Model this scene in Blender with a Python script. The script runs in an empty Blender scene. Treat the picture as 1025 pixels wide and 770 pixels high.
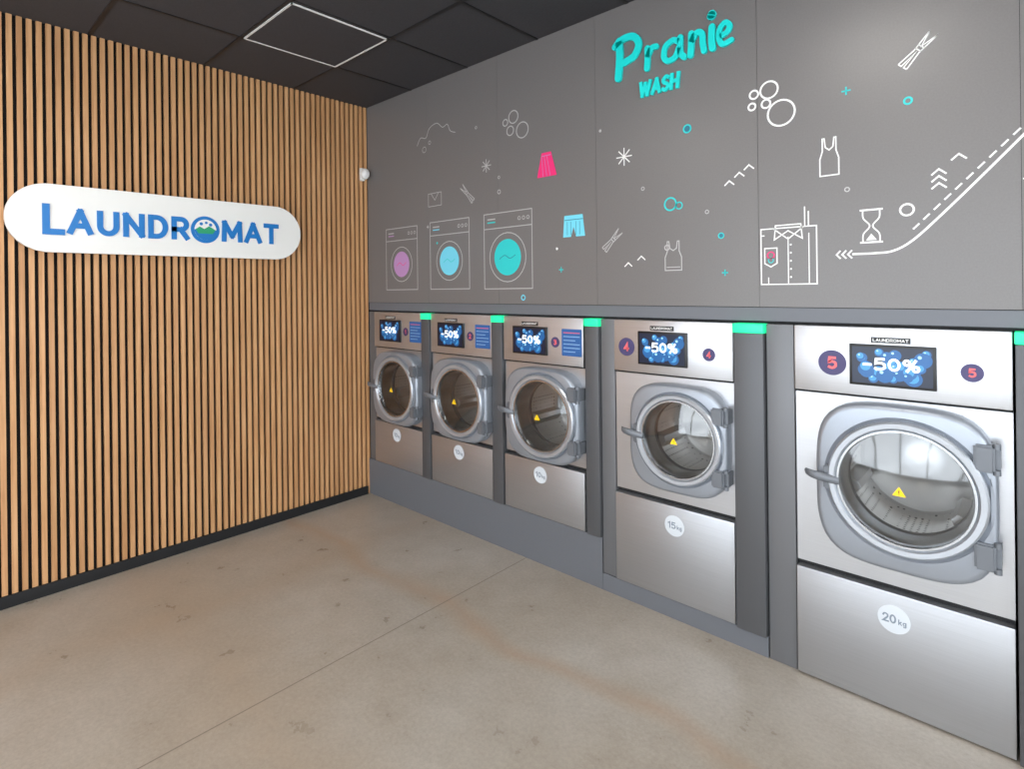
import bpy, bmesh, math, random
from mathutils import Vector, Matrix
random.seed(4)
S = bpy.context.scene
COL = S.collection

# ------------------------------------------------------------------ materials
def s2l(c):
    return tuple(((v/255)/12.92 if v/255 <= .04045 else ((v/255+.055)/1.055)**2.4) for v in c)
def mat(name, rgb, rough=.5, metal=0., emis=None, es=0., spec=.5, coat=0.):
    m = bpy.data.materials.new(name); m.use_nodes = True
    b = m.node_tree.nodes['Principled BSDF']
    b.inputs['Base Color'].default_value = (*s2l(rgb), 1)
    b.inputs['Roughness'].default_value = rough
    b.inputs['Metallic'].default_value = metal
    b.inputs['Specular IOR Level'].default_value = spec
    b.inputs['Coat Weight'].default_value = coat
    if emis:
        b.inputs['Emission Color'].default_value = (*s2l(emis), 1)
        b.inputs['Emission Strength'].default_value = es
    return m
class NT:
    def __init__(s, m): s.m = m; s.t = m.node_tree; s.b = s.t.nodes['Principled BSDF']
    def n(s, typ, **kw):
        nd = s.t.nodes.new(typ)
        for k, v in kw.items():
            if k.startswith('_'): setattr(nd, k[1:], v)
            else: nd.inputs[k.replace('_', ' ')].default_value = v
        return nd
    def l(s, a, b): s.t.links.new(a, b)
    def ramp(s, fac, stops):
        r = s.t.nodes.new('ShaderNodeValToRGB'); e = r.color_ramp.elements
        while len(e) < len(stops): e.new(.5)
        for i, (p, c) in enumerate(stops): e[i].position = p; e[i].color = (*s2l(c), 1)
        s.l(fac, r.inputs[0]); return r
    def math(s, op, a, b=None):
        nd = s.t.nodes.new('ShaderNodeMath'); nd.operation = op
        for i, v in enumerate((a, b)):
            if v is None: continue
            if isinstance(v, (int, float)): nd.inputs[i].default_value = v
            else: s.l(v, nd.inputs[i])
        return nd.outputs[0]
    def mix(s, f, a, b, mode='MIX'):
        nd = s.t.nodes.new('ShaderNodeMix'); nd.data_type = 'RGBA'; nd.blend_type = mode
        for i, v in ((0, f), (6, a), (7, b)):
            if isinstance(v, (int, float)): nd.inputs[i].default_value = v
            elif isinstance(v, tuple): nd.inputs[i].default_value = (*v, 1)
            else: s.l(v, nd.inputs[i])
        return nd.outputs[2]

def steel(name, rgb, rough, metal=.85):
    m = mat(name, rgb, rough, metal); k = NT(m)
    tc = k.n('ShaderNodeTexCoord'); mp = k.n('ShaderNodeMapping')
    mp.inputs['Scale'].default_value = (3, 3, 350)
    k.l(tc.outputs['Object'], mp.inputs[0])
    no = k.n('ShaderNodeTexNoise', Scale=1.0, Detail=3.0); k.l(mp.outputs[0], no.inputs['Vector'])
    c = s2l(rgb)
    k.l(k.mix(no.outputs[0], tuple(v*.88 for v in c), tuple(min(1, v*1.1) for v in c)), k.b.inputs['Base Color'])
    k.l(k.math('ADD', k.math('MULTIPLY', no.outputs[0], .14), rough-.08), k.b.inputs['Roughness'])
    return m
M_steel = steel('brushed_steel', (200, 201, 204), .34)
M_steel_low = steel('brushed_steel_lower', (188, 190, 194), .38)
M_door = mat('door_frame_grey', (156, 162, 171), .34, .5)
M_ring = mat('door_ring_grey', (186, 191, 198), .28, .6)
M_chrome = mat('chrome_ring', (205, 208, 212), .25, 1.)
M_handle = mat('handle_grey', (112, 116, 122), .4, .3)
M_post = mat('post_grey', (90, 91, 94), .42, .3)
M_strip = mat('strip_grey', (112, 113, 116), .42, .3)
M_plinth = mat('plinth_grey', (106, 109, 115), .5, .1)
M_black = mat('black_plastic', (16, 17, 19), .35)
M_gap = mat('gap_dark', (24, 24, 26), .7)
M_frame = mat('window_frame_dark', (40, 41, 43), .5)
M_white = mat('white_paint', (232, 232, 230), .5)
M_green = mat('green_status', (20, 190, 130), .4, emis=(30, 230, 150), es=1.0)
M_navy = mat('navy_sticker', (66, 60, 104), .45)
M_red = mat('red_numeral', (242, 108, 112), .5)
M_poster = mat('blue_poster', (40, 92, 156), .4)
M_kg = mat('kg_sticker', (210, 216, 222), .45)
M_kgtxt = mat('kg_text', (128, 140, 154), .5)
M_yellow = mat('yellow_warning', (250, 205, 20), .5, emis=(250, 200, 20), es=.35)
M_rubber = mat('door_gasket', (80, 82, 86), .5)

def glass():
    m = bpy.data.materials.new('door_glass'); m.use_nodes = True
    t = m.node_tree; t.nodes.clear()
    o = t.nodes.new('ShaderNodeOutputMaterial'); mx = t.nodes.new('ShaderNodeMixShader')
    tr = t.nodes.new('ShaderNodeBsdfTransparent'); gl = t.nodes.new('ShaderNodeBsdfGlossy')
    fr = t.nodes.new('ShaderNodeLayerWeight'); fr.inputs[0].default_value = .3
    tr.inputs[0].default_value = (.80, .82, .84, 1); gl.inputs['Roughness'].default_value = .06
    ma = t.nodes.new('ShaderNodeMath'); ma.operation = 'MULTIPLY_ADD'
    ma.inputs[1].default_value = .7; ma.inputs[2].default_value = .11
    t.links.new(fr.outputs['Fresnel'], ma.inputs[0]); t.links.new(ma.outputs[0], mx.inputs[0])
    t.links.new(tr.outputs[0], mx.inputs[1]); t.links.new(gl.outputs[0], mx.inputs[2])
    t.links.new(mx.outputs[0], o.inputs[0]); return m
M_glass = glass()

def drum_mat():
    m = mat('drum_steel', (208, 205, 200), .3, .75); k = NT(m)
    uv = k.n('ShaderNodeTexCoord')
    vo = k.n('ShaderNodeTexVoronoi', Scale=46.0, Randomness=.1); k.l(uv.outputs['Object'], vo.inputs['Vector'])
    r = k.ramp(vo.outputs['Distance'], [(.0, (70, 70, 70)), (.18, (96, 95, 93)), (.25, (206, 203, 198)), (1., (216, 213, 208))])
    k.l(r.outputs[0], k.b.inputs['Base Color'])
    return m
M_drum = drum_mat()
M_drumback = mat('drum_back_steel', (182, 180, 177), .28, .8)

def emi(name, rgb, es): return mat(name, rgb, .3, emis=rgb, es=es)
M_scr = [emi('screen_navy', (8, 22, 46), .4), emi('screen_blue', (22, 84, 140), .4), emi('screen_sky', (58, 132, 182), .42), emi('screen_pale', (150, 205, 232), .45)]
M_scrtxt = mat('screen_text', (240, 245, 250), .4, emis=(235, 242, 250), es=.6)

def wood():
    m = mat('oak_slat', (196, 148, 98), .5); k = NT(m)
    tc = k.n('ShaderNodeTexCoord'); mp = k.n('ShaderNodeMapping'); mp.inputs['Scale'].default_value = (40, 40, 1.6)
    k.l(tc.outputs['Object'], mp.inputs[0])
    no = k.n('ShaderNodeTexNoise', Scale=1.2, Detail=6.0, Roughness=.6); k.l(mp.outputs[0], no.inputs['Vector'])
    r = k.ramp(no.outputs[0], [(.25, (180, 128, 82)), (.5, (207, 155, 106)), (.75, (225, 178, 130))])
    sp = k.n('ShaderNodeSeparateXYZ'); k.l(tc.outputs['Object'], sp.inputs[0])
    wn = k.n('ShaderNodeTexWhiteNoise', _noise_dimensions='1D')
    k.l(k.math('FLOOR', k.math('DIVIDE', sp.outputs[1], .04)), wn.inputs['W'])
    k.l(k.mix(k.math('MULTIPLY', wn.outputs[0], .2), r.outputs[0], s2l((146, 100, 66))), k.b.inputs['Base Color'])
    return m
M_wood = wood()
M_felt = mat('black_felt', (14, 11, 10), .95)

def concrete():
    m = mat('polished_concrete', (180, 172, 160), .4); k = NT(m)
    tc = k.n('ShaderNodeTexCoord'); P = tc.outputs['Object']
    n1 = k.n('ShaderNodeTexNoise', Scale=1.1, Detail=4.0, Roughness=.5); k.l(P, n1.inputs['Vector'])
    n2 = k.n('ShaderNodeTexNoise', Scale=6.0, Detail=8.0, Roughness=.6); k.l(P, n2.inputs['Vector'])
    n3 = k.n('ShaderNodeTexNoise', Scale=60.0, Detail=6.0, Roughness=.75); k.l(P, n3.inputs['Vector'])
    c1 = k.ramp(n1.outputs[0], [(.2, (176, 166, 151)), (.5, (187, 179, 167)), (.8, (198, 193, 185))])
    c2 = k.ramp(n2.outputs[0], [(.15, (226, 222, 216)), (.5, (242, 240, 238)), (.85, (255, 255, 255))])
    col = k.mix(1.0, c1.outputs[0], c2.outputs[0], 'MULTIPLY')
    c3 = k.ramp(n3.outputs[0], [(.25, (212, 210, 208)), (.7, (255, 255, 255))])
    col = k.mix(.75, col, c3.outputs[0], 'MULTIPLY')
    sp = k.n('ShaderNodeSeparateXYZ'); k.l(P, sp.inputs[0])
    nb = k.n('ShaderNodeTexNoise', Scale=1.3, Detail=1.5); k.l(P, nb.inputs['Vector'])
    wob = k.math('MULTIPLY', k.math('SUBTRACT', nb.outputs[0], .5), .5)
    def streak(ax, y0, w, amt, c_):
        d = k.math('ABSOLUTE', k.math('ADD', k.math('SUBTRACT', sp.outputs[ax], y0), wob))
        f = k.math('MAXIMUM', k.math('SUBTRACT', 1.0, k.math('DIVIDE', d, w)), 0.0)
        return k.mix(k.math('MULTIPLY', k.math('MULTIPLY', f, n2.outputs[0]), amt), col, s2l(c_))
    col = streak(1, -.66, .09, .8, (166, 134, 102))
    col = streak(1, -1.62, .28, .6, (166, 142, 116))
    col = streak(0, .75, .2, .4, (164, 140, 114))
    jl = k.math('LESS_THAN', k.math('ABSOLUTE', k.math('SUBTRACT', sp.outputs[0], 1.65)), .0032)
    jl2 = k.math('LESS_THAN', k.math('ABSOLUTE', k.math('ADD', sp.outputs[1], 3.4)), .0032)
    col = k.mix(k.math('MULTIPLY', k.math('MAXIMUM', jl, jl2), .75), col, s2l((112, 103, 92)))
    k.l(col, k.b.inputs['Base Color'])
    k.l(k.math('ADD', k.math('MULTIPLY', n2.outputs[0], .10), .24), k.b.inputs['Roughness'])
    bp = k.n('ShaderNodeBump', Strength=.03, Distance=.01); k.l(n3.outputs[0], bp.inputs['Height']); k.l(bp.outputs[0], k.b.inputs['Normal'])
    return m
M_floor = concrete()

def wallgrey():
    m = mat('grey_laminate', (112, 109, 107), .34); k = NT(m)
    tc = k.n('ShaderNodeTexCoord')
    no = k.n('ShaderNodeTexNoise', Scale=160.0, Detail=2.0); k.l(tc.outputs['Object'], no.inputs['Vector'])
    k.l(k.mix(no.outputs[0], s2l((106, 103, 102)), s2l((119, 116, 115))), k.b.inputs['Base Color'])
    return m
M_wall = wallgrey()
def ceilm():
    m = mat('ceiling_tile_black', (60, 59, 61), .7); k = NT(m)
    tc = k.n('ShaderNodeTexCoord')
    no = k.n('ShaderNodeTexNoise', Scale=120.0, Detail=3.0); k.l(tc.outputs['Object'], no.inputs['Vector'])
    k.l(k.mix(no.outputs[0], s2l((48, 48, 52)), s2l((66, 66, 71))), k.b.inputs['Base Color'])
    return m
M_ceil = ceilm()
M_tbar = mat('ceiling_grid_dark', (24, 24, 26), .5)
M_render = mat('painted_plaster', (205, 204, 202), .7)
M_led = mat('led_diffuser', (250, 250, 250), .5, emis=(255, 249, 241), es=17.5)

# ------------------------------------------------------------------ mesh helpers
def empty(name, loc=(0, 0, 0)):
    e = bpy.data.objects.new(name, None); e.location = loc; e.empty_display_size = .1; COL.objects.link(e); return e
def mk(name, bm, mats, parent=None, smooth=False, loc=(0, 0, 0)):
    bmesh.ops.recalc_face_normals(bm, faces=bm.faces[:])
    me = bpy.data.meshes.new(name); bm.to_mesh(me); bm.free()
    for m in (mats if isinstance(mats, (list, tuple)) else [mats]): me.materials.append(m)
    if smooth:
        for p in me.polygons: p.use_smooth = True
        try: me.set_sharp_from_angle(angle=math.radians(35))
        except Exception: pass
    o = bpy.data.objects.new(name, me); o.location = loc; COL.objects.link(o)
    if parent: o.parent = parent
    return o
def addbox(bm, x0, x1, y0, y1, z0, z1, mi=0):
    vs = [bm.verts.new((x, y, z)) for x in (x0, x1) for y in (y0, y1) for z in (z0, z1)]
    for f in ((0, 1, 3, 2), (4, 6, 7, 5), (0, 4, 5, 1), (2, 3, 7, 6), (0, 2, 6, 4), (1, 5, 7, 3)):
        bm.faces.new([vs[i] for i in f]).material_index = mi
def bevbox(bm, x0, x1, y0, y1, z0, z1, bev, mi=0):
    b2 = bmesh.new(); addbox(b2, x0, x1, y0, y1, z0, z1, mi)
    bmesh.ops.bevel(b2, geom=b2.edges[:], offset=bev, segments=2, affect='EDGES')
    tmp = bpy.data.meshes.new('t'); b2.to_mesh(tmp); b2.free(); bm.from_mesh(tmp); bpy.data.meshes.remove(tmp)
def box(name, x0, x1, y0, y1, z0, z1, m, parent=None, bev=0.):
    bm = bmesh.new(); addbox(bm, x0, x1, y0, y1, z0, z1)
    if bev:
        bmesh.ops.bevel(bm, geom=bm.edges[:], offset=bev, segments=2, affect='EDGES', profile=.6)
    return mk(name, bm, m, parent, smooth=bool(bev))
def onM(u, v, d): return (u, -d, v)      # machine wall plane (faces -Y)
def onS(u, v, d): return (d, u, v)       # slat wall plane (faces +X)
def prism(bm, pts, d0, d1, mp=onM, mi=0):
    b = [bm.verts.new(mp(u, v, d1)) for u, v in pts]
    n = len(pts)
    bm.faces.new(b).material_index = mi
    if abs(d1-d0) > 1e-6:
        a = [bm.verts.new(mp(u, v, d0)) for u, v in pts]
        bm.faces.new(a[::-1]).material_index = mi
        for i in range(n): bm.faces.new((a[i], a[(i+1) % n], b[(i+1) % n], b[i])).material_index = mi
def circ(cx, cz, r, n=40): return [(cx+r*math.cos(2*math.pi*i/n), cz+r*math.sin(2*math.pi*i/n)) for i in range(n)]
def rrect(x0, x1, z0, z1, r, n=8):
    out = []
    for cx, cz, a0 in ((x1-r, z1-r, 0), (x0+r, z1-r, 90), (x0+r, z0+r, 180), (x1-r, z0+r, 270)):
        for i in range(n+1):
            a = math.radians(a0+90*i/n); out.append((cx+r*math.cos(a), cz+r*math.sin(a)))
    return out
def smoothpts(p, closed=False, k=6):
    out = []; n = len(p); rng = n if closed else n-1
    for i in range(rng):
        g = (lambda j: p[j % n]) if closed else (lambda j: p[max(0, min(n-1, j))])
        a, b, c, d = g(i-1), g(i), g(i+1), g(i+2)
        for s in range(k):
            t = s/k
            out.append(tuple(.5*((2*b[q])+(-a[q]+c[q])*t+(2*a[q]-5*b[q]+4*c[q]-d[q])*t*t+(-a[q]+3*b[q]-3*c[q]+d[q])*t**3) for q in (0, 1)))
    if not closed: out.append(p[-1])
    return out
def ribbon(bm, pts, w, closed=False, d0=.002, d1=.002, mp=onM, mi=0, caps=True):
    n = len(pts); h = w/2; L = []; R = []
    for i in range(n):
        if closed: p0, p1 = pts[(i-1) % n], pts[(i+1) % n]
        else: p0 = pts[max(0, i-1)]; p1 = pts[min(n-1, i+1)]
        c = pts[i]
        d1v = Vector((c[0]-p0[0], c[1]-p0[1])); d2v = Vector((p1[0]-c[0], p1[1]-c[1]))
        if d1v.length < 1e-9: d1v = d2v.copy()
        if d2v.length < 1e-9: d2v = d1v.copy()
        d1v.normalize(); d2v.normalize()
        t = d1v+d2v
        if t.length < 1e-3: t = d1v.copy()
        t.normalize(); nn = Vector((-t.y, t.x)); cs = max(.4, abs(nn.dot(Vector((-d1v.y, d1v.x)))))
        o = nn*(h/cs)
        L.append((c[0]+o.x, c[1]+o.y)); R.append((c[0]-o.x, c[1]-o.y))
    for i in range(n if closed else n-1):
        j = (i+1) % n
        prism(bm, [L[i], L[j], R[j], R[i]], d0, d1, mp, mi)
    if caps and not closed and abs(d1-d0) > 1e-4:
        for c in (pts[0], pts[-1]): prism(bm, circ(c[0], c[1], h, 14), d0, d1-.0004, mp, mi)
def loft(name, loops, m, parent=None, capend=False, capstart=False, smooth=True):
    bm = bmesh.new(); rows = [[bm.verts.new((x, y, z)) for x, z in lp] for lp, y in loops]
    n = len(rows[0])
    for a, b in zip(rows, rows[1:]):
        for i in range(n): bm.faces.new((a[i], a[(i+1) % n], b[(i+1) % n], b[i]))
    if capend: bm.faces.new(rows[-1])
    if capstart: bm.faces.new(rows[0][::-1])
    return mk(name, bm, m, parent, smooth)

# ---- stroke lettering (bold sans built from mitred strokes)
def arc(cx, cz, rx, rz, a0, a1, n=14): return [(cx+rx*math.cos(math.radians(a0+(a1-a0)*i/n)), cz+rz*math.sin(math.radians(a0+(a1-a0)*i/n))) for i in range(n+1)]
GL = {
 'L': (.62, [[(0, 1), (0, 0), (.62, 0)]]),
 'A': (.86, [[(0, 0), (.43, 1)], [(.86, 0), (.43, 1)], [(.17, .30), (.69, .30)]]),
 'U': (.76, [[(0, 1), (0, .36)]+arc(.38, .36, .38, .36, 180, 360)+[(.76, .36), (.76, 1)]]),
 'N': (.78, [[(0, 0), (0, 1)], [(0, 1), (.78, 0)], [(.78, 0), (.78, 1)]]),
 'D': (.76, [[(0, 0), (0, 1), (.3, 1)]+arc(.3, .5, .46, .5, 88, -88)+[(.3, 0), (0, 0)]]),
 'R': (.70, [[(0, 0), (0, 1), (.38, 1)]+arc(.38, .72, .30, .28, 88, -88)+[(.38, .44), (0, .44)], [(.36, .44), (.70, 0)]]),
 'O': (.84, [arc(.42, .5, .42, .5, 90, 450, 28)]),
 'M': (1.0, [[(0, 0), (.04, 1)], [(.04, 1), (.5, .22)], [(.5, .22), (.96, 1)], [(.96, 1), (1.0, 0)]]),
 'T': (.76, [[(0, 1), (.76, 1)], [(.38, 1), (.38, 0)]]),
 'W': (1.15, [[(0, 1), (.28, 0)], [(.28, 0), (.575, .9)], [(.575, .9), (.87, 0)], [(.87, 0), (1.15, 1)]]),
 'S': (.62, [smoothpts([(.62, .88), (.33, 1.0), (.03, .80), (.12, .57), (.5, .43), (.6, .2), (.3, 0), (0, .12)])]),
 'H': (.74, [[(0, 0), (0, 1)], [(.74, 0), (.74, 1)], [(0, .5), (.74, .5)]]),
 '0': (.62, [arc(.31, .5, .31, .5, 90, 450, 24)]),
 '1': (.34, [[(0, .78), (.30, 1), (.30, 0)]]),
 '2': (.6, [smoothpts([(0, .76), (.1, .95), (.32, 1.0), (.54, .88), (.54, .62), (.3, .33), (.04, .04)])+[(0, 0), (.62, 0)]]),
 '3': (.6, [smoothpts([(0, .9), (.28, 1.0), (.56, .84), (.5, .6), (.22, .53)]), smoothpts([(.22, .53), (.54, .46), (.6, .2), (.3, 0), (0, .1)])]),
 '4': (.7, [[(.5, 0), (.5, 1), (0, .28), (.72, .28)]]),
 '5': (.6, [[(.54, 1), (.08, 1), (.04, .58)]+smoothpts([(.04, .56), (.3, .64), (.58, .5), (.58, .16), (.28, 0), (0, .1)])]),
 '-': (.4, [[(0, .42), (.4, .42)]]),
 '%': (.9, [arc(.18, .77, .17, .22, 90, 450, 16), arc(.72, .23, .17, .22, 90, 450, 16), [(.70, 1), (.2, 0)]]),
 'k': (.5, [[(0, 0), (0, 1)], [(.46, .66), (.04, .3)], [(.16, .4), (.5, 0)]]),
 'g': (.52, [arc(.25, .36, .25, .3, 90, 450, 18), [(.5, .68), (.5, -.1)]+arc(.27, -.1, .23, .2, 0, -150, 8)]),
}
def word(bm, s, x0, x1, z0, z1, wt, d0, d1, mp=onM, mi=0, gap=.30, shear=0.):
    tot = sum(GL[c][0] for c in s)+gap*(len(s)-1)
    sx = (x1-x0-wt)/tot; sz = (z1-z0-wt); x = x0+wt/2; zb = z0+wt/2
    for ch in s:
        w_, strokes = GL[ch]
        for si, st_ in enumerate(strokes):
            pts = [(x+px*sx+shear*pz*sz, zb+pz*sz) for px, pz in st_]
            cl = math.hypot(pts[0][0]-pts[-1][0], pts[0][1]-pts[-1][1]) < 1e-6
            if cl: pts = pts[:-1]
            else:
                def ext(a, b):
                    v = Vector((a[0]-b[0], a[1]-b[1])); v.normalize(); v *= wt*.45 if abs(v.y) > .8 or abs(v.x) > .95 else wt*.3; return (a[0]+v.x, a[1]+v.y)
                pts = [ext(pts[0], pts[1])]+pts[1:-1]+[ext(pts[-1], pts[-2])]
            ribbon(bm, pts, wt, cl, d0, d1+si*.00015, mp, mi, caps=False)
        x += (w_+gap)*sx
def wordobj(name, s, box_, wt, d0, d1, m, parent, **kw):
    bm = bmesh.new(); word(bm, s, *box_, wt, d0, d1, **kw); return mk(name, bm, m, parent)

# ------------------------------------------------------------------ room shell
CH = 3.061; RX = 6.6; RY = -5.4
bm = bmesh.new(); addbox(bm, -.1, RX+.1, RY-.1, .9, -.1, 0); mk('floor', bm, M_floor)
bm = bmesh.new()
addbox(bm, -.12, -.020, RY-.1, .9, 0, CH, 0)
y = -.006
while y-.0235 > RY:
    addbox(bm, -.021, 0, y-.0235, y, .0, CH-.002, 1); y -= .04
mk('wall_left', bm, [M_felt, M_wood])
box('baseboard_left', .0, .014, RY, -.032, 0, .062, M_gap, bev=.002)
bm = bmesh.new(); addbox(bm, -.1, RX+.1, RY-.1, .9, CH, CH+.1, 0)
for x in [(.57+.6*i) for i in range(0, 10)]: addbox(bm, x-.009, x+.009, RY, 0, CH-.004, CH+.001, 1)
yy = -.60
while yy > RY: addbox(bm, 0, RX, yy-.009, yy+.009, CH-.0045, CH+.001, 1); yy -= .6
mk('ceiling', bm, [M_ceil, M_tbar])
bm = bmesh.new()
lp = [(.585, -1.185), (1.155, -1.185), (1.155, -.615), (.585, -.615)]
for i in range(4):
    a, b = lp[i], lp[(i+1) % 4]
    x0, x1 = sorted((a[0], b[0])); y0, y1 = sorted((a[1], b[1]))
    addbox(bm, x0-.005, x1+.005, y0-.005, y1+.005, CH-.010, CH-.0046, 0)
addbox(bm, .592, 1.148, -1.178, -.622, CH-.008, CH-.0046, 1)
mk('ceiling_access_panel', bm, [M_white, M_ceil])
bm = bmesh.new()
addbox(bm, RX, RX+.1, RY-.1, -4.9, 0, CH); addbox(bm, RX, RX+.1, -.9, .9, 0, CH)
addbox(bm, RX, RX+.1, -4.9, -.9, 2.75, CH); addbox(bm, RX, RX+.1, -4.9, -.9, 0, .08)
mk('wall_right', bm, M_render)
bm = bmesh.new()
for i in range(4):
    yy = -4.9+i*4/3; addbox(bm, RX+.02, RX+.08, max(-4.9, yy-.03), min(-.9, yy+.03), .08, 2.75)
addbox(bm, RX+.02, RX+.08, -4.9, -.9, .08, .14); addbox(bm, RX+.02, RX+.08, -4.9, -.9, 2.69, 2.75)
mk('added_side_window', bm, M_frame)  # unseen window, added to bring side light onto slats and back wall
bm = bmesh.new()
addbox(bm, 0, .4, RY-.1, RY, 0, CH); addbox(bm, RX-.4, RX, RY-.1, RY, 0, CH)
addbox(bm, .4, RX-.4, RY-.1, RY, 2.75, CH); addbox(bm, .4, RX-.4, RY-.1, RY, 0, .08)
mk('wall_front', bm, M_render)
bm = bmesh.new()
for i in range(6):
    xx = .4+i*(RX-.8)/5; addbox(bm, max(.4, xx-.03), min(RX-.4, xx+.03), RY-.08, RY-.02, .08, 2.75)
addbox(bm, .4, RX-.4, RY-.08, RY-.02, .08, .14); addbox(bm, .4, RX-.4, RY-.08, RY-.02, 2.69, 2.75)
addbox(bm, .4, RX-.4, RY-.08, RY-.02, 2.1, 2.15)
mk('window_1', bm, M_frame)
bm = bmesh.new()
seams = [0, .75, 1.44, 2.17, 3.01, 3.86, 4.7, 5.6, RX]
for a, b in zip(seams, seams[1:]):
    addbox(bm, a+.0008, b-.0008, 0, .03, 1.513, CH-.001, 0)
addbox(bm, 0, RX, .012, .9, 1.50, CH, 1)
mk('wall_back', bm, [M_wall, M_gap])
bm = bmesh.new(); addbox(bm, 0, RX, .004, .05, 1.452, 1.510, 0); addbox(bm, 0, RX, .02, .9, 1.442, 1.50, 1)
mk('trim_1', bm, [M_plinth, M_gap])
box('wall_back_lower', 3.98, RX, .0, .9, 0, 1.442, M_wall)
box('wall_back_service', 0, RX, .86, .9, 0, 1.44, M_render)
bm = bmesh.new(); addbox(bm, 0.0, 2.19, -.012, .8, 0, .275, 0); mk('machine_plinth', bm, M_plinth)
bm = bmesh.new(); addbox(bm, 2.192, 3.035, -.012, .8, 0, .09, 0); mk('machine_plinth.001', bm, M_plinth)
box('trim_2', .002, .098, .0, .5, .277, 1.44, M_strip, bev=.002)

# ------------------------------------------------------------------ posts with status lights
def post(x0, x1, zb, prot=.03):
    e = empty('facade_post', (x0, 0, zb)); L = (x1-x0)
    box('post_body', .002, L-.002, -prot, .4, .001, 1.398-zb, M_post, e, bev=.004)
    box('status_light', .0, L, -prot-.004, .03, 1.399-zb, 1.440-zb, M_green, e, bev=.004)
post(.692, .785, .277); post(1.394, 1.486, .277); post(2.102, 2.192, .277)
post(2.905, 3.036, .092, .035); post(3.838, 3.975, 0., .035)
for i, (a, b, zb) in enumerate(((2.196, 2.279, .092), (3.040, 3.150, 0.))):
    box('trim_%d' % (3+i), a, b, -.012, .4, zb+.001, 1.44, M_strip, bev=.004)

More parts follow.
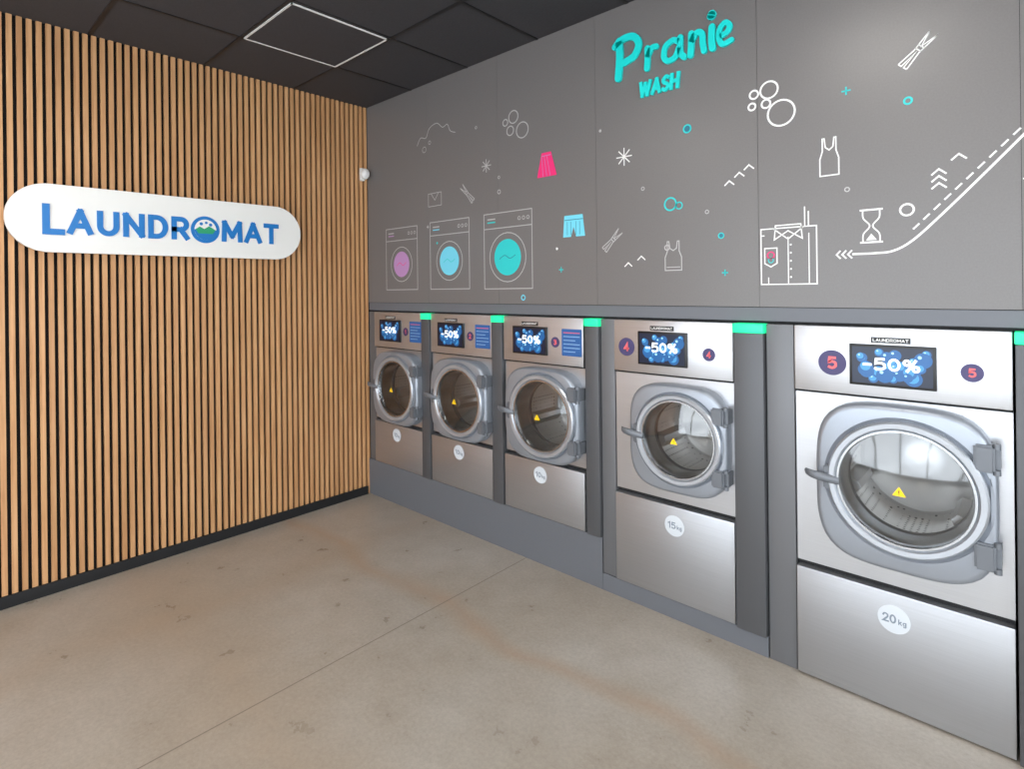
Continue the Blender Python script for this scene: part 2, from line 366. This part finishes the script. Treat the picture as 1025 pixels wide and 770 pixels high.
# ------------------------------------------------------------------ washing machines
mat_lt = mat('poster_text', (150, 190, 225), .5)
N = 72
def superl(cx, cz, hw, hh, p=3.7):
    out = []
    for i in range(N):
        a = 2*math.pi*i/N; c, s = math.cos(a), math.sin(a)
        r = 1/((abs(c)**p+abs(s)**p)**(1/p)); out.append((cx+hw*r*c, cz+hh*r*s))
    return out
def machine(x0, w, zb, zg, zp, zt, dc, fc, dh, rg, scr, nums, kg, kgtxt, num, poster=None, T=.10):
    e = empty('washing_machine', (x0, 0, zb))
    z = lambda v: v-zb
    box('cabinet', .003, w-.003, .60, .62, .002, z(zt), M_gap, e)
    bm = bmesh.new()
    addbox(bm, .003, .02, .026, .6, .002, z(zt)); addbox(bm, w-.02, w-.003, .026, .6, .002, z(zt))
    addbox(bm, .02, w-.02, .026, .6, z(zt)-.02, z(zt)); addbox(bm, .02, w-.02, .026, .6, .002, .02)
    mk('cabinet_shell', bm, M_strip, e)
    box('control_panel', .003, w-.003, -.022, .025, z(zp)+.008, z(zt), M_steel, e, bev=.004)
    cx, cz = dc[0], z(dc[1]); hw, hh = dh; fx, fz = fc[0], z(fc[1])
    out = []
    x_0, x_1, z_0, z_1 = .003, w-.003, z(zg)+.01, z(zp)-.002
    for i in range(N):
        a = 2*math.pi*i/N; c, s = math.cos(a), math.sin(a)
        t = min(((x_1-cx)/c if c > 1e-9 else ((x_0-cx)/c if c < -1e-9 else 1e9)), ((z_1-cz)/s if s > 1e-9 else ((z_0-cz)/s if s < -1e-9 else 1e9)))
        out.append((cx+t*c, cz+t*s))
    for q in ((x_0, z_0), (x_0, z_1), (x_1, z_0), (x_1, z_1)):
        j = min(range(N), key=lambda i: (out[i][0]-q[0])**2+(out[i][1]-q[1])**2); out[j] = q
    inner = circ(cx, cz, rg*1.05, N)
    loft('front_panel', [(out, .024), (out, -.006), (inner, -.006), (inner, .024)], M_steel, e, smooth=False)
    bm = bmesh.new(); addbox(bm, .004, w-.004, .010, .024, z(zg)-.013, z(zg)+.011)
    addbox(bm, .004, w-.004, .010, .024, z(zp)-.003, z(zp)+.009)
    mk('panel_joint', bm, M_gap, e)
    box('lower_panel', .003, w-.003, -.024, .024, .004, z(zg)-.012, M_steel_low, e, bev=.004)
    R = rg; C_ = lambda k_: circ(cx, cz, R*k_, N)
    S_ = lambda d_: superl(fx, fz, hw-d_, hh-d_)
    loft('door_frame', [(S_(0), -.006), (S_(0), -T*.62), (S_(.003), -T*.74), (S_(.010), -T*.82), (S_(.02), -T*.84),
        (C_(1.24), -T*.86), (C_(1.20), -T*.76), (C_(1.16), -T*.72)], M_door, e)
    loft('door_ring', [(C_(1.18), -T*.7), (C_(1.17), -T*.98), (C_(1.14), -T*1.05), (C_(1.06), -T*1.04), (C_(1.02), -T*.9), (C_(.99), -T*.5)], M_ring, e)
    loft('porthole_trim', [(C_(1.03), -T*.88), (C_(1.02), -T*.97), (C_(.985), -T*.97), (C_(.965), -T*.84), (C_(.95), -T*.3), (C_(.93), .03)], M_chrome, e)
    loft('door_gasket', [(C_(.95), .02), (C_(.92), .03), (C_(.92), .05), (C_(.97), .06)], M_rubber, e)
    loft('door_glass', [(C_(.98), -T*.84), (C_(.8), -T*.92), (C_(.55), -T*1.02), (C_(.25), -T*1.08), (C_(.02), -T*1.1)], M_glass, e, capend=True)
    loft('drum', [(C_(.98), .055), (C_(1.08), .07), (C_(1.08), .30), (C_(1.0), .33)], M_drum, e)
    loft('drum_back', [(C_(1.0), .33), (C_(.95), .338), (C_(.5), .33), (C_(.42), .322), (C_(.14), .320), (C_(.02), .316)], M_drumback, e, capend=True)
    bm = bmesh.new()
    for kx in range(3):
        a = math.radians(80+120*kx); ca, sa = math.cos(a), math.sin(a); rr = R*1.08
        pts = [(cx+ca*rr-sa*t, cz+sa*rr+ca*t) for t in (-.04, .04)]+[(cx+ca*rr*.78-sa*t, cz+sa*rr*.78+ca*t) for t in (.014, -.014)]
        A = [bm.verts.new((p[0], .08, p[1])) for p in pts]; B = [bm.verts.new((p[0], .31, p[1])) for p in pts]
        bm.faces.new(A); bm.faces.new(B[::-1])
        for i in range(4): bm.faces.new((A[i], A[(i+1) % 4], B[(i+1) % 4], B[i]))
    mk('drum_ribs', bm, M_drumback, e)
    s = R*.10; bm = bmesh.new(); tx, tz = cx-R*.04, cz-R*.04; q = T*1.1
    prism(bm, [(tx-s, tz-s*.62), (tx+s, tz-s*.62), (tx, tz+s)], q+.001, q+.002)
    prism(bm, [(tx-s*.07, tz-s*.2), (tx+s*.07, tz-s*.2), (tx+s*.10, tz+s*.4), (tx-s*.10, tz+s*.4)], q+.0022, q+.0025, mi=1)
    prism(bm, circ(tx, tz-s*.4, s*.08, 10), q+.0022, q+.0025, mi=1)
    mk('warning_sticker', bm, [M_yellow, M_black], e)
    hx = fx+hw-.03; bh = hh*.15
    bm = bmesh.new()
    for sg in (.54, -.54):
        zc = fz+sg*hh
        bevbox(bm, hx-.035, hx+.022, -T*1.02, -T*.5, zc-bh, zc+bh, .007)
        for dz in (-bh*1.15, bh*.75):
            vs = circ(hx+.026, -T*.78, .011, 14)
            A = [bm.verts.new((p[0], p[1], zc+dz)) for p in vs]; B = [bm.verts.new((p[0], p[1], zc+dz+bh*.4)) for p in vs]
            bm.faces.new(A); bm.faces.new(B[::-1])
            for i in range(14): bm.faces.new((A[i], A[(i+1) % 14], B[(i+1) % 14], B[i]))
        addbox(bm, hx+.012, hx+.036, -T*.75, -.006, zc-bh*.8, zc+bh*.8)
    mk('door_hinges', bm, M_handle, e, smooth=True)
    hL = fx-hw
    path = [(hL+.085, -T*.94, fz-.006, .012), (hL+.055, -T*1.08, fz+.0, .014), (hL+.015, -T*1.16, fz+.006, .0145), (hL-.012, -T*1.14, fz+.010, .013), (hL-.03, -T*1.02, fz+.013, .011), (hL-.036, -T*.94, fz+.014, .005)]
    bm = bmesh.new(); rows = []
    for px, py, pz, r in path:
        rows.append([bm.verts.new((px, py+r*.7*math.cos(t*math.pi/6), pz+r*1.2*math.sin(t*math.pi/6))) for t in range(12)])
    for a, b in zip(rows, rows[1:]):
        for i in range(12): bm.faces.new((a[i], a[(i+1) % 12], b[(i+1) % 12], b[i]))
    bm.faces.new(rows[0]); bm.faces.new(rows[-1][::-1])
    bevbox(bm, hL+.03, hL+.06, -T*1.0, -T*.7, fz-.045, fz+.05, .006)
    mk('door_handle', bm, M_handle, e, smooth=True)
    # display with blue bubble advert
    a, b, c, d = scr; c = z(c); d = z(d)
    box('display_bezel', a, b, -.034, -.02, c, d, M_black, e, bev=.003)
    m_ = .010; sx0, sx1, sz0, sz1 = a+m_, b-m_, c+m_, d-m_
    bm = bmesh.new(); prism(bm, [(sx0, sz0), (sx1, sz0), (sx1, sz1), (sx0, sz1)], .0345, .0345)
    rnd = random.Random(11); dd = .0347
    for i in range(26):
        r = rnd.uniform(.014, .028)
        px = rnd.uniform(sx0+r, sx1-r); pz = rnd.uniform(sz0+r, sz1-r)
        prism(bm, circ(px, pz, r, 24), dd, dd, mi=1); prism(bm, circ(px-r*.12, pz+r*.14, r*.74, 20), dd+.00005, dd+.00005, mi=2 if i % 3 else 1)
        prism(bm, circ(px-r*.35, pz+r*.4, r*.22, 12), dd+.0001, dd+.0001, mi=3)
        dd += .00002
    mk('display_screen', bm, M_scr, e)
    mx = (a+b)/2; mz = (c+d)/2; ww = (b-a)*.33
    wordobj('display_text', '-50%', (mx-ww, mx+ww, mz-.018, mz+.030), .009, .0358, .0362, M_scrtxt, e)
    bx0, bx1 = mx-.065, mx+.06
    box('name_label', bx0, bx1, -.0245, -.021, d+.006, d+.028, M_black, e)
    wordobj('name_label_text', 'LAUNDROMAT', (bx0+.006, bx1-.006, d+.011, d+.023), .0022, .0252, .0253, M_white, e)
    for (nx, nz, r) in nums:
        bm = bmesh.new(); prism(bm, circ(nx, z(nz), r, 32), .021, .0232); mk('number_sticker', bm, M_navy, e)
        gw = r*.34*(.55 if num == '1' else 1)
        wordobj('number_text', num, (nx-gw, nx+gw, z(nz)-r*.5, z(nz)+r*.5), r*.2, .0238, .024, M_red, e)
    if poster:
        a, b, c, d = poster; c = z(c); d = z(d)
        bm = bmesh.new(); prism(bm, rrect(a, b, c, d, .006), .021, .0235)
        for i in range(6):
            zz = d-.02-i*.021
            prism(bm, [(a+.012, zz-.003), (b-.012-(.03 if i % 3 == 2 else 0), zz-.003), (b-.012-(.03 if i % 3 == 2 else 0), zz+.001), (a+.012, zz+.001)], .0238, .0241, mi=1 if i else 2)
        mk('instruction_poster', bm, [M_poster, mat_lt, M_red], e)
    bm = bmesh.new(); prism(bm, circ(kg[0], z(kg[1]), kg[2], 40), .023, .0255); mk('capacity_sticker', bm, M_kg, e)
    r = kg[2]
    wordobj('capacity_text', kgtxt, (kg[0]-r*.7, kg[0]+r*.14, z(kg[1])-r*.30, z(kg[1])+r*.34), r*.11, .0260, .0262, M_kgtxt, e)
    wordobj('capacity_unit', 'kg', (kg[0]+r*.26, kg[0]+r*.76, z(kg[1])-r*.28, z(kg[1])+r*.12), r*.07, .0260, .0262, M_kgtxt, e)
    return e
for i, x0 in enumerate((.101, .790, 1.491)):
    machine(x0, .60 if i else .588, .278, .610, 1.165, 1.44, (.342, .884), (.326, .884), (.271, .266), .199, (.088, .35, 1.22, 1.383), [(.405, 1.30, .03)],
            (.285, .523, .048), '10', str(i+1), (.452, .588, 1.228, 1.378), T=.095)
machine(2.281, .621, .092, .560, 1.170, 1.44, (.373, .888), (.359, .884), (.245, .256), .180, (.148, .406, 1.221, 1.386), [(.077, 1.302, .046), (.509, 1.291, .03)],
        (.330, .457, .05), '15', '4', T=.085)
machine(3.152, .684, .004, .458, 1.168, 1.44, (.379, .858), (.367, .850), (.277, .305), .208, (.205, .478, 1.218, 1.376), [(.143, 1.295, .050), (.576, 1.293, .032)],
        (.340, .349, .052), '20', '5', T=.085)

# ------------------------------------------------------------------ mural graphics on back wall
G_W = mat('decal_white', (240, 240, 238), .5); G_D = mat('decal_grey', (186, 184, 183), .5)
G_C = mat('decal_teal', (40, 200, 200), .5); G_P = mat('decal_pink', (235, 44, 118), .5)
G_L = mat('decal_lilac', (186, 140, 190), .5); G_B = mat('decal_blue', (115, 212, 235), .5); G_N = mat('decal_line_dark', (40, 110, 130), .5)
bm = bmesh.new(); W, D_, C, P_, L_, B_, N_ = range(7)
def ln(p, w=.006, c=W, closed=False, sm=False, d=.0022):
    if sm: p = smoothpts(p, closed)
    ribbon(bm, p, w, closed, d, d, onM, c)
def ring(x, z_, r, w=.006, c=W): ln(circ(x, z_, r, 28), w, c, True)
def disc(x, z_, r, c, d=.002): prism(bm, circ(x, z_, r, 32), d, d, onM, c)
def plus(x, z_, s=.016, c=C, w=.006): ln([(x-s, z_), (x+s, z_)], w, c); ln([(x, z_-s), (x, z_+s)], w, c)
def chev(x, z_, s, c=W, rot=0, w=.006):
    ca, sa = math.cos(rot), math.sin(rot)
    ln([(x+ca*a-sa*b, z_+sa*a+ca*b) for a, b in ((-s, -s*.6), (0, s*.3), (s, -s*.6))], w, c)
for a in ((1.577, 2.649, .038), (1.510, 2.627, .02), (1.648, 2.556, .047), (1.55, 2.57, .028)): ring(*a, .0065, D_)
for a in ((3.108, 2.336, .054), (3.06, 2.445, .036), (2.997, 2.439, .018), (3.047, 2.388, .018), (2.988, 2.388, .015)): ring(*a, .008)
def star(x, z_, r, c):
    for i in range(4):
        a = i*math.pi/4; ln([(x-r*math.cos(a), z_-r*math.sin(a)), (x+r*math.cos(a), z_+r*math.sin(a))], .006, c)
star(1.34, 2.389, .042, D_); star(2.344, 2.278, .046, W)
prism(bm, [(1.795, 2.39), (1.865, 2.39), (1.905, 2.25), (1.76, 2.25)], .002, .002, onM, P_)
for q in (1.805, 1.832, 1.858): ln([(1.815+(q-1.832)*.7, 2.37), (q, 2.252)], .003, L_, d=.0024)
ln([(1.797, 2.372), (1.864, 2.372)], .004, L_, d=.0024)
def tank(x, z_, w, h, c, lw=.006):
    p = [(-.5, -.5), (-.5, -.05), (-.36, .16), (-.36, .5), (-.26, .5), (-.2, .26), (0, .18), (.2, .26), (.26, .5), (.36, .5), (.36, .16), (.5, -.05), (.5, -.5)]
    ln([(x+a*w, z_+b*h) for a, b in p], lw, c, True)
tank(3.288, 2.12, .068, .15, W, .005)
tank(2.610, 1.755, .085, .14, D_, .005); ln([(2.575, 1.70), (2.645, 1.70)], .004, D_)
def peg(x0, z0, x1, z1, w, c):
    d = Vector((x1-x0, z1-z0)); L = d.length; d.normalize(); n = Vector((-d.y, d.x))
    P = lambda t, s: (x0+d.x*t*L+n.x*s*w, z0+d.y*t*L+n.y*s*w)
    ln([P(0, -.55), P(.45, -.3), P(1, -.5)], .005, c); ln([P(0, .55), P(.45, .3), P(1, .5)], .005, c)
    ln([P(0, -.55), P(0, -.15), P(.45, 0), P(0, .15), P(0, .55)], .005, c); ln([P(1, -.5), P(.6, 0), P(1, .5)], .005, c)
    ln([P(.5, -.4), P(.5, .4)], .005, c); ln([P(.6, -.4), P(.6, .4)], .005, c)
peg(3.535, 2.412, 3.632, 2.512, .032, W); peg(2.218, 1.805, 2.318, 1.9, .034, D_); peg(1.215, 2.18, 1.105, 2.29, .034, D_)
for dx, dz in ((-.03, -.02), (0, .015), (.028, .045)): chev(2.93+dx*1.5, 2.09+dz*.9, .022, W)
for dx, dz in ((-.03, -.01), (.02, .02)): chev(2.407+dx*1.5, 1.735+dz, .022, W)
chev(3.64, 2.01, .022); chev(3.64, 1.985, .022); chev(3.64, 1.96, .022); chev(3.697, 2.055, .022)
for q in (3.315, 3.335, 3.355): chev(q, 1.724, .016, W, math.pi/2)
prism(bm, [(1.955, 2.01), (2.08, 2.01), (2.095, 1.89), (2.035, 1.89), (2.018, 1.945), (2.0, 1.89), (1.945, 1.89)], .002, .002, onM, B_)
ln([(1.957, 1.985), (2.082, 1.985)], .004, N_, d=.0024)
for q in (1.975, 2.0, 2.035, 2.06): ln([(q, 1.90), (q, 1.975)], .003, N_, d=.0024)
def wmi(x0, x1, z0, z1, r, c, c2):
    lw = .0055
    ln([(x0, z0), (x1, z0), (x1, z1), (x0, z1)], lw, D_, True)
    h = z1-z0; w = x1-x0
    ln([(x0, z1-h*.2), (x1, z1-h*.2)], lw, D_)
    ring((x0+x1)/2, z0+h*.41, r*1.35, lw, D_); disc((x0+x1)/2, z0+h*.41, r, c)
    ln([((x0+x1)/2-r*.6, z0+h*.41-.01), ((x0+x1)/2-r*.2, z0+h*.41+.012), ((x0+x1)/2+r*.2, z0+h*.41-.008), ((x0+x1)/2+r*.6, z0+h*.41+.012)], .004, c2, sm=True, d=.0024)
    for i in range(2): ln([(x0+.03, z1-.035-i*.02), (x0+.1, z1-.035-i*.02)], .008, c if i else D_)
    for i in range(3): ring(x1-.03-i*.035, z1-h*.1, .010, .004, D_)
wmi(.247, .628, 1.61, 2.07, .095, L_, P_); wmi(.775, 1.174, 1.61, 2.077, .098, B_, C); wmi(1.314, 1.715, 1.607, 2.079, .112, C, N_)
ln([(3.02, 1.61), (3.239, 1.61), (3.239, 1.848), (3.02, 1.848)], .005, W, True)
ln([(3.13, 1.61), (3.13, 1.81)], .004)
for i in range(5): disc(3.14, 1.64+i*.034, .004, W)
ln([(3.07, 1.848), (3.13, 1.80), (3.19, 1.848)], .005); ln([(3.08, 1.86), (3.075, 1.80), (3.13, 1.835), (3.185, 1.80), (3.18, 1.86)], .005, closed=True)
ln([(3.195, 1.85), (3.195, 1.93)], .005); ln([(3.209, 1.85), (3.209, 1.91)], .005)
ln([(3.035, 1.70), (3.035, 1.765), (3.085, 1.765), (3.085, 1.70), (3.06, 1.685)], .005, W, True); ring(3.06, 1.735, .014, .005, P_); ring(3.06, 1.713, .010, .004, C)
ln([(3.02, 1.82), (3.035, 1.82)], .005); ln([(3.05, 1.61), (3.05, 1.64)], .004); ln([(3.21, 1.61), (3.21, 1.82)], .004)
ln([(3.392, 1.892), (3.468, 1.892)], .007); ln([(3.392, 1.767), (3.468, 1.767)], .007)
ln([(3.402, 1.888), (3.404, 1.86), (3.425, 1.83), (3.404, 1.80), (3.402, 1.77)], .005, sm=True); ln([(3.458, 1.888), (3.456, 1.86), (3.435, 1.83), (3.456, 1.80), (3.458, 1.77)], .005, sm=True)
prism(bm, [(3.412, 1.775), (3.448, 1.775), (3.43, 1.80)], .002, .002, onM, W)
pl = smoothpts([(3.365, 1.724), (3.44, 1.724), (3.50, 1.73), (3.56, 1.765), (3.64, 1.845), (3.75, 1.965), (3.87, 2.1), (4.1, 2.36), (4.5, 2.8)])
ribbon(bm, pl, .008, False, .0022, .0022, onM, W)
for q in range(28):
    a = (3.562+.031*q, 1.806+.0327*q); ln([a, (a[0]+.019, a[1]+.020)], .006)
ring(3.544, 1.88, .021, .007); chev(3.88, 1.95, .03, W, math.pi/2, .012)
plus(3.35, 2.369); ring(3.551, 2.283, .012, .007, C); disc(2.688, 2.353, .022, N_); ring(2.688, 2.353, .018, .007, C)
ring(2.598, 2.006, .03, .008, C); ring(2.643, 1.994, .016, .006, C); plus(1.929, 1.71); ring(1.641, 1.552, .014, .008, B_)
ring(2.578, 1.796, .012, .006, D_); disc(2.845, 1.835, .014, N_); ring(2.845, 1.835, .012, .005, C); plus(2.861, 1.666, .014)
plus(.75, 2.05, .012, D_); ring(1.45, 2.21, .012, .005, D_); disc(.85, 1.93, .008, C); disc(1.9, 1.83, .008, W); disc(2.2, 2.44, .008, D_)
for x_, z_ in ((1.25, 2.65), (1.45, 2.3), (2.45, 2.1), (2.78, 1.95), (3.35, 1.98)): ring(x_, z_, .008, .004, D_)
ln([(.64, 2.64), (.68, 2.69), (.74, 2.68), (.78, 2.74), (.86, 2.76), (.92, 2.72), (.97, 2.73), (1.0, 2.68), (1.05, 2.66)], .005, D_, sm=True)
ring(.72, 2.60, .02, .004, D_); ring(.78, 2.64, .012, .004, D_)
ln([(.76, 2.19), (.90, 2.19), (.90, 2.28), (.76, 2.28)], .004, D_, True); ln([(.79, 2.28), (.83, 2.23), (.87, 2.28)], .004, D_)
mk('wall_mural', bm, [G_W, G_D, G_C, G_P, G_L, G_B, G_N])

# ------------------------------------------------------------------ raised lettering
M_teal = mat('letter_teal', (20, 205, 200), .35, emis=(10, 200, 195), es=.12)
e = empty('raised_wall_lettering', (.006, 0, 0))
bm = bmesh.new()
def st(p, w=.035, sm=True): ribbon(bm, smoothpts(p) if sm else p, w, False, .004, .016)
st([(2.322, 2.872), (2.326, 2.80), (2.316, 2.685)], .040)
st([(2.298, 2.852), (2.345, 2.878), (2.405, 2.873), (2.436, 2.828), (2.41, 2.775), (2.350, 2.755)], .036)
st([(2.484, 2.79), (2.484, 2.74), (2.480, 2.69)], .030); st([(2.484, 2.745), (2.506, 2.783), (2.532, 2.785)], .028)
st([(2.650, 2.772), (2.62, 2.788), (2.582, 2.77), (2.572, 2.725), (2.592, 2.696), (2.63, 2.705), (2.650, 2.745)], .027); st([(2.658, 2.79), (2.658, 2.72), (2.676, 2.692)], .029)
st([(2.713, 2.79), (2.712, 2.74), (2.708, 2.69)], .030); st([(2.712, 2.75), (2.738, 2.785), (2.764, 2.775), (2.768, 2.73), (2.774, 2.692)], .028)
st([(2.812, 2.79), (2.810, 2.73), (2.814, 2.692)], .031); st([(2.810, 2.842), (2.812, 2.846)], .040, False)
st([(2.848, 2.735), (2.880, 2.745), (2.893, 2.770), (2.874, 2.790), (2.850, 2.772), (2.844, 2.73), (2.86, 2.696), (2.900, 2.704)], .024)
mk('script_letters', bm, M_teal, e)
wordobj('caps_letters', 'WASH', (2.430, 2.648, 2.553, 2.634), .017, .004, .014, M_teal, e, gap=.36, shear=.1)

# ------------------------------------------------------------------ capsule sign on slat wall
e = empty('laundromat_sign', (0, 0, 0))
M_sign = mat('sign_face', (240, 238, 233), .4)
M_blue = mat('sign_blue', (22, 118, 192), .4); M_sgreen = mat('sign_green', (40, 160, 110), .4)
y0, y1, z0, z1 = -2.170, -.598, 1.828, 2.190; r = (z1-z0)/2-.0005
bm = bmesh.new(); prism(bm, rrect(y0, y1, z0, z1, r, 20), .03, .062, onS, 0)
mk('sign_board', bm, [M_sign], e)
bm = bmesh.new()
for yy in (-1.95, -1.4, -.8):
    for zz in (1.92, 2.1): prism(bm, circ(yy, zz, .012, 12), .0, .03, onS)
mk('sign_standoffs', bm, M_handle, e)
bm = bmesh.new(); wt = .029
word(bm, 'L', -2.022, -1.925, 1.920, 2.085, .032, .0625, .068, onS)
word(bm, 'AUNDR', -1.918, -1.318, 1.927, 2.068, wt, .0625, .068, onS, gap=.46)
word(bm, 'MAT', -1.130, -.756, 1.929, 2.068, wt, .0625, .068, onS, gap=.40)
mk('sign_letters', bm, M_blue, e)
bm = bmesh.new(); cy, cz, R = -1.226, 1.999, .084
prism(bm, circ(cy, cz, R, 48), .0625, .066, onS, 0)
prism(bm, circ(cy, cz, R*.76, 48), .0665, .0672, onS, 1)
low = [(cy+R*.76*math.cos(t), cz+R*.76*math.sin(t)) for t in [math.pi+i*math.pi/20 for i in range(21)]]
prism(bm, low, .0675, .0682, onS, 2)
prism(bm, [(cy-R*.7, cz), (cy-R*.4, cz+R*.22), (cy-R*.1, cz+R*.05), (cy+R*.25, cz+R*.28), (cy+R*.7, cz+.0), (cy+R*.5, cz-R*.3), (cy-R*.5, cz-R*.3)], .0684, .069, onS, 3)
for a, b, rr in ((-.3, .42, .12), (.05, .52, .10), (.35, .38, .12)): prism(bm, circ(cy+R*a, cz+R*b, R*rr, 12), .0684, .069, onS, 0)
mk('sign_emblem', bm, [M_blue, M_sign, M_blue, M_sgreen], e)

# ------------------------------------------------------------------ small white sensor near the corner
e = empty('security_sensor', (0, 0, 0))
box('sensor_mount', .001, .02, -.075, -.035, 2.47, 2.57, M_white, e, bev=.006)
bm = bmesh.new(); bmesh.ops.create_uvsphere(bm, u_segments=20, v_segments=12, radius=.034)
bmesh.ops.scale(bm, vec=(1, 1, 1.25), verts=bm.verts[:]); bmesh.ops.translate(bm, vec=(.05, -.055, 2.52), verts=bm.verts[:])
mk('sensor_head', bm, M_white, e, smooth=True)

# ------------------------------------------------------------------ LED ceiling panels (luminaires in the grid)
for x, y in ((3.27, -1.5), (1.47, -2.7), (3.27, -3.9), (5.07, -1.5), (5.07, -3.9)):
    e = empty('ceiling_light_panel', (x, y, CH))
    bm = bmesh.new(); addbox(bm, -.29, .29, -.29, .29, -.012, -.006, 0); mk('diffuser', bm, M_led, e)
    bm = bmesh.new()
    for a in ((-.3, -.29, -.3, .3), (.29, .3, -.3, .3), (-.29, .29, -.3, -.29), (-.29, .29, .29, .3)): addbox(bm, *a, -.016, -.005)
    mk('light_frame', bm, M_white, e)

# ------------------------------------------------------------------ world daylight
w = bpy.data.worlds.new('World'); S.world = w; w.use_nodes = True
bg = w.node_tree.nodes['Background']; bg.inputs[0].default_value = (.86, .93, 1., 1); bg.inputs[1].default_value = 5.4

# ------------------------------------------------------------------ camera (level, lens-shifted)
yaw, roll = .74288, -.0116
fw = Vector((-math.sin(yaw), math.cos(yaw), 0)); rt = Vector((math.cos(yaw), math.sin(yaw), 0)); up = Vector((0, 0, 1))
cx_ = rt*math.cos(roll)+up*math.sin(roll); cy_ = up*math.cos(roll)-rt*math.sin(roll); cz_ = -fw
cam = bpy.data.cameras.new('camera'); co = bpy.data.objects.new('camera', cam); COL.objects.link(co)
M = Matrix((cx_, cy_, cz_)).transposed().to_4x4(); M.translation = Vector((3.87846, -2.53758, 1.6)); co.matrix_world = M
cam.sensor_width = 36; cam.lens = 564.845/1025*36; cam.shift_y = -(385-290.117)/1025; cam.clip_start = .05
S.camera = co
S.view_settings.view_transform = 'Standard'
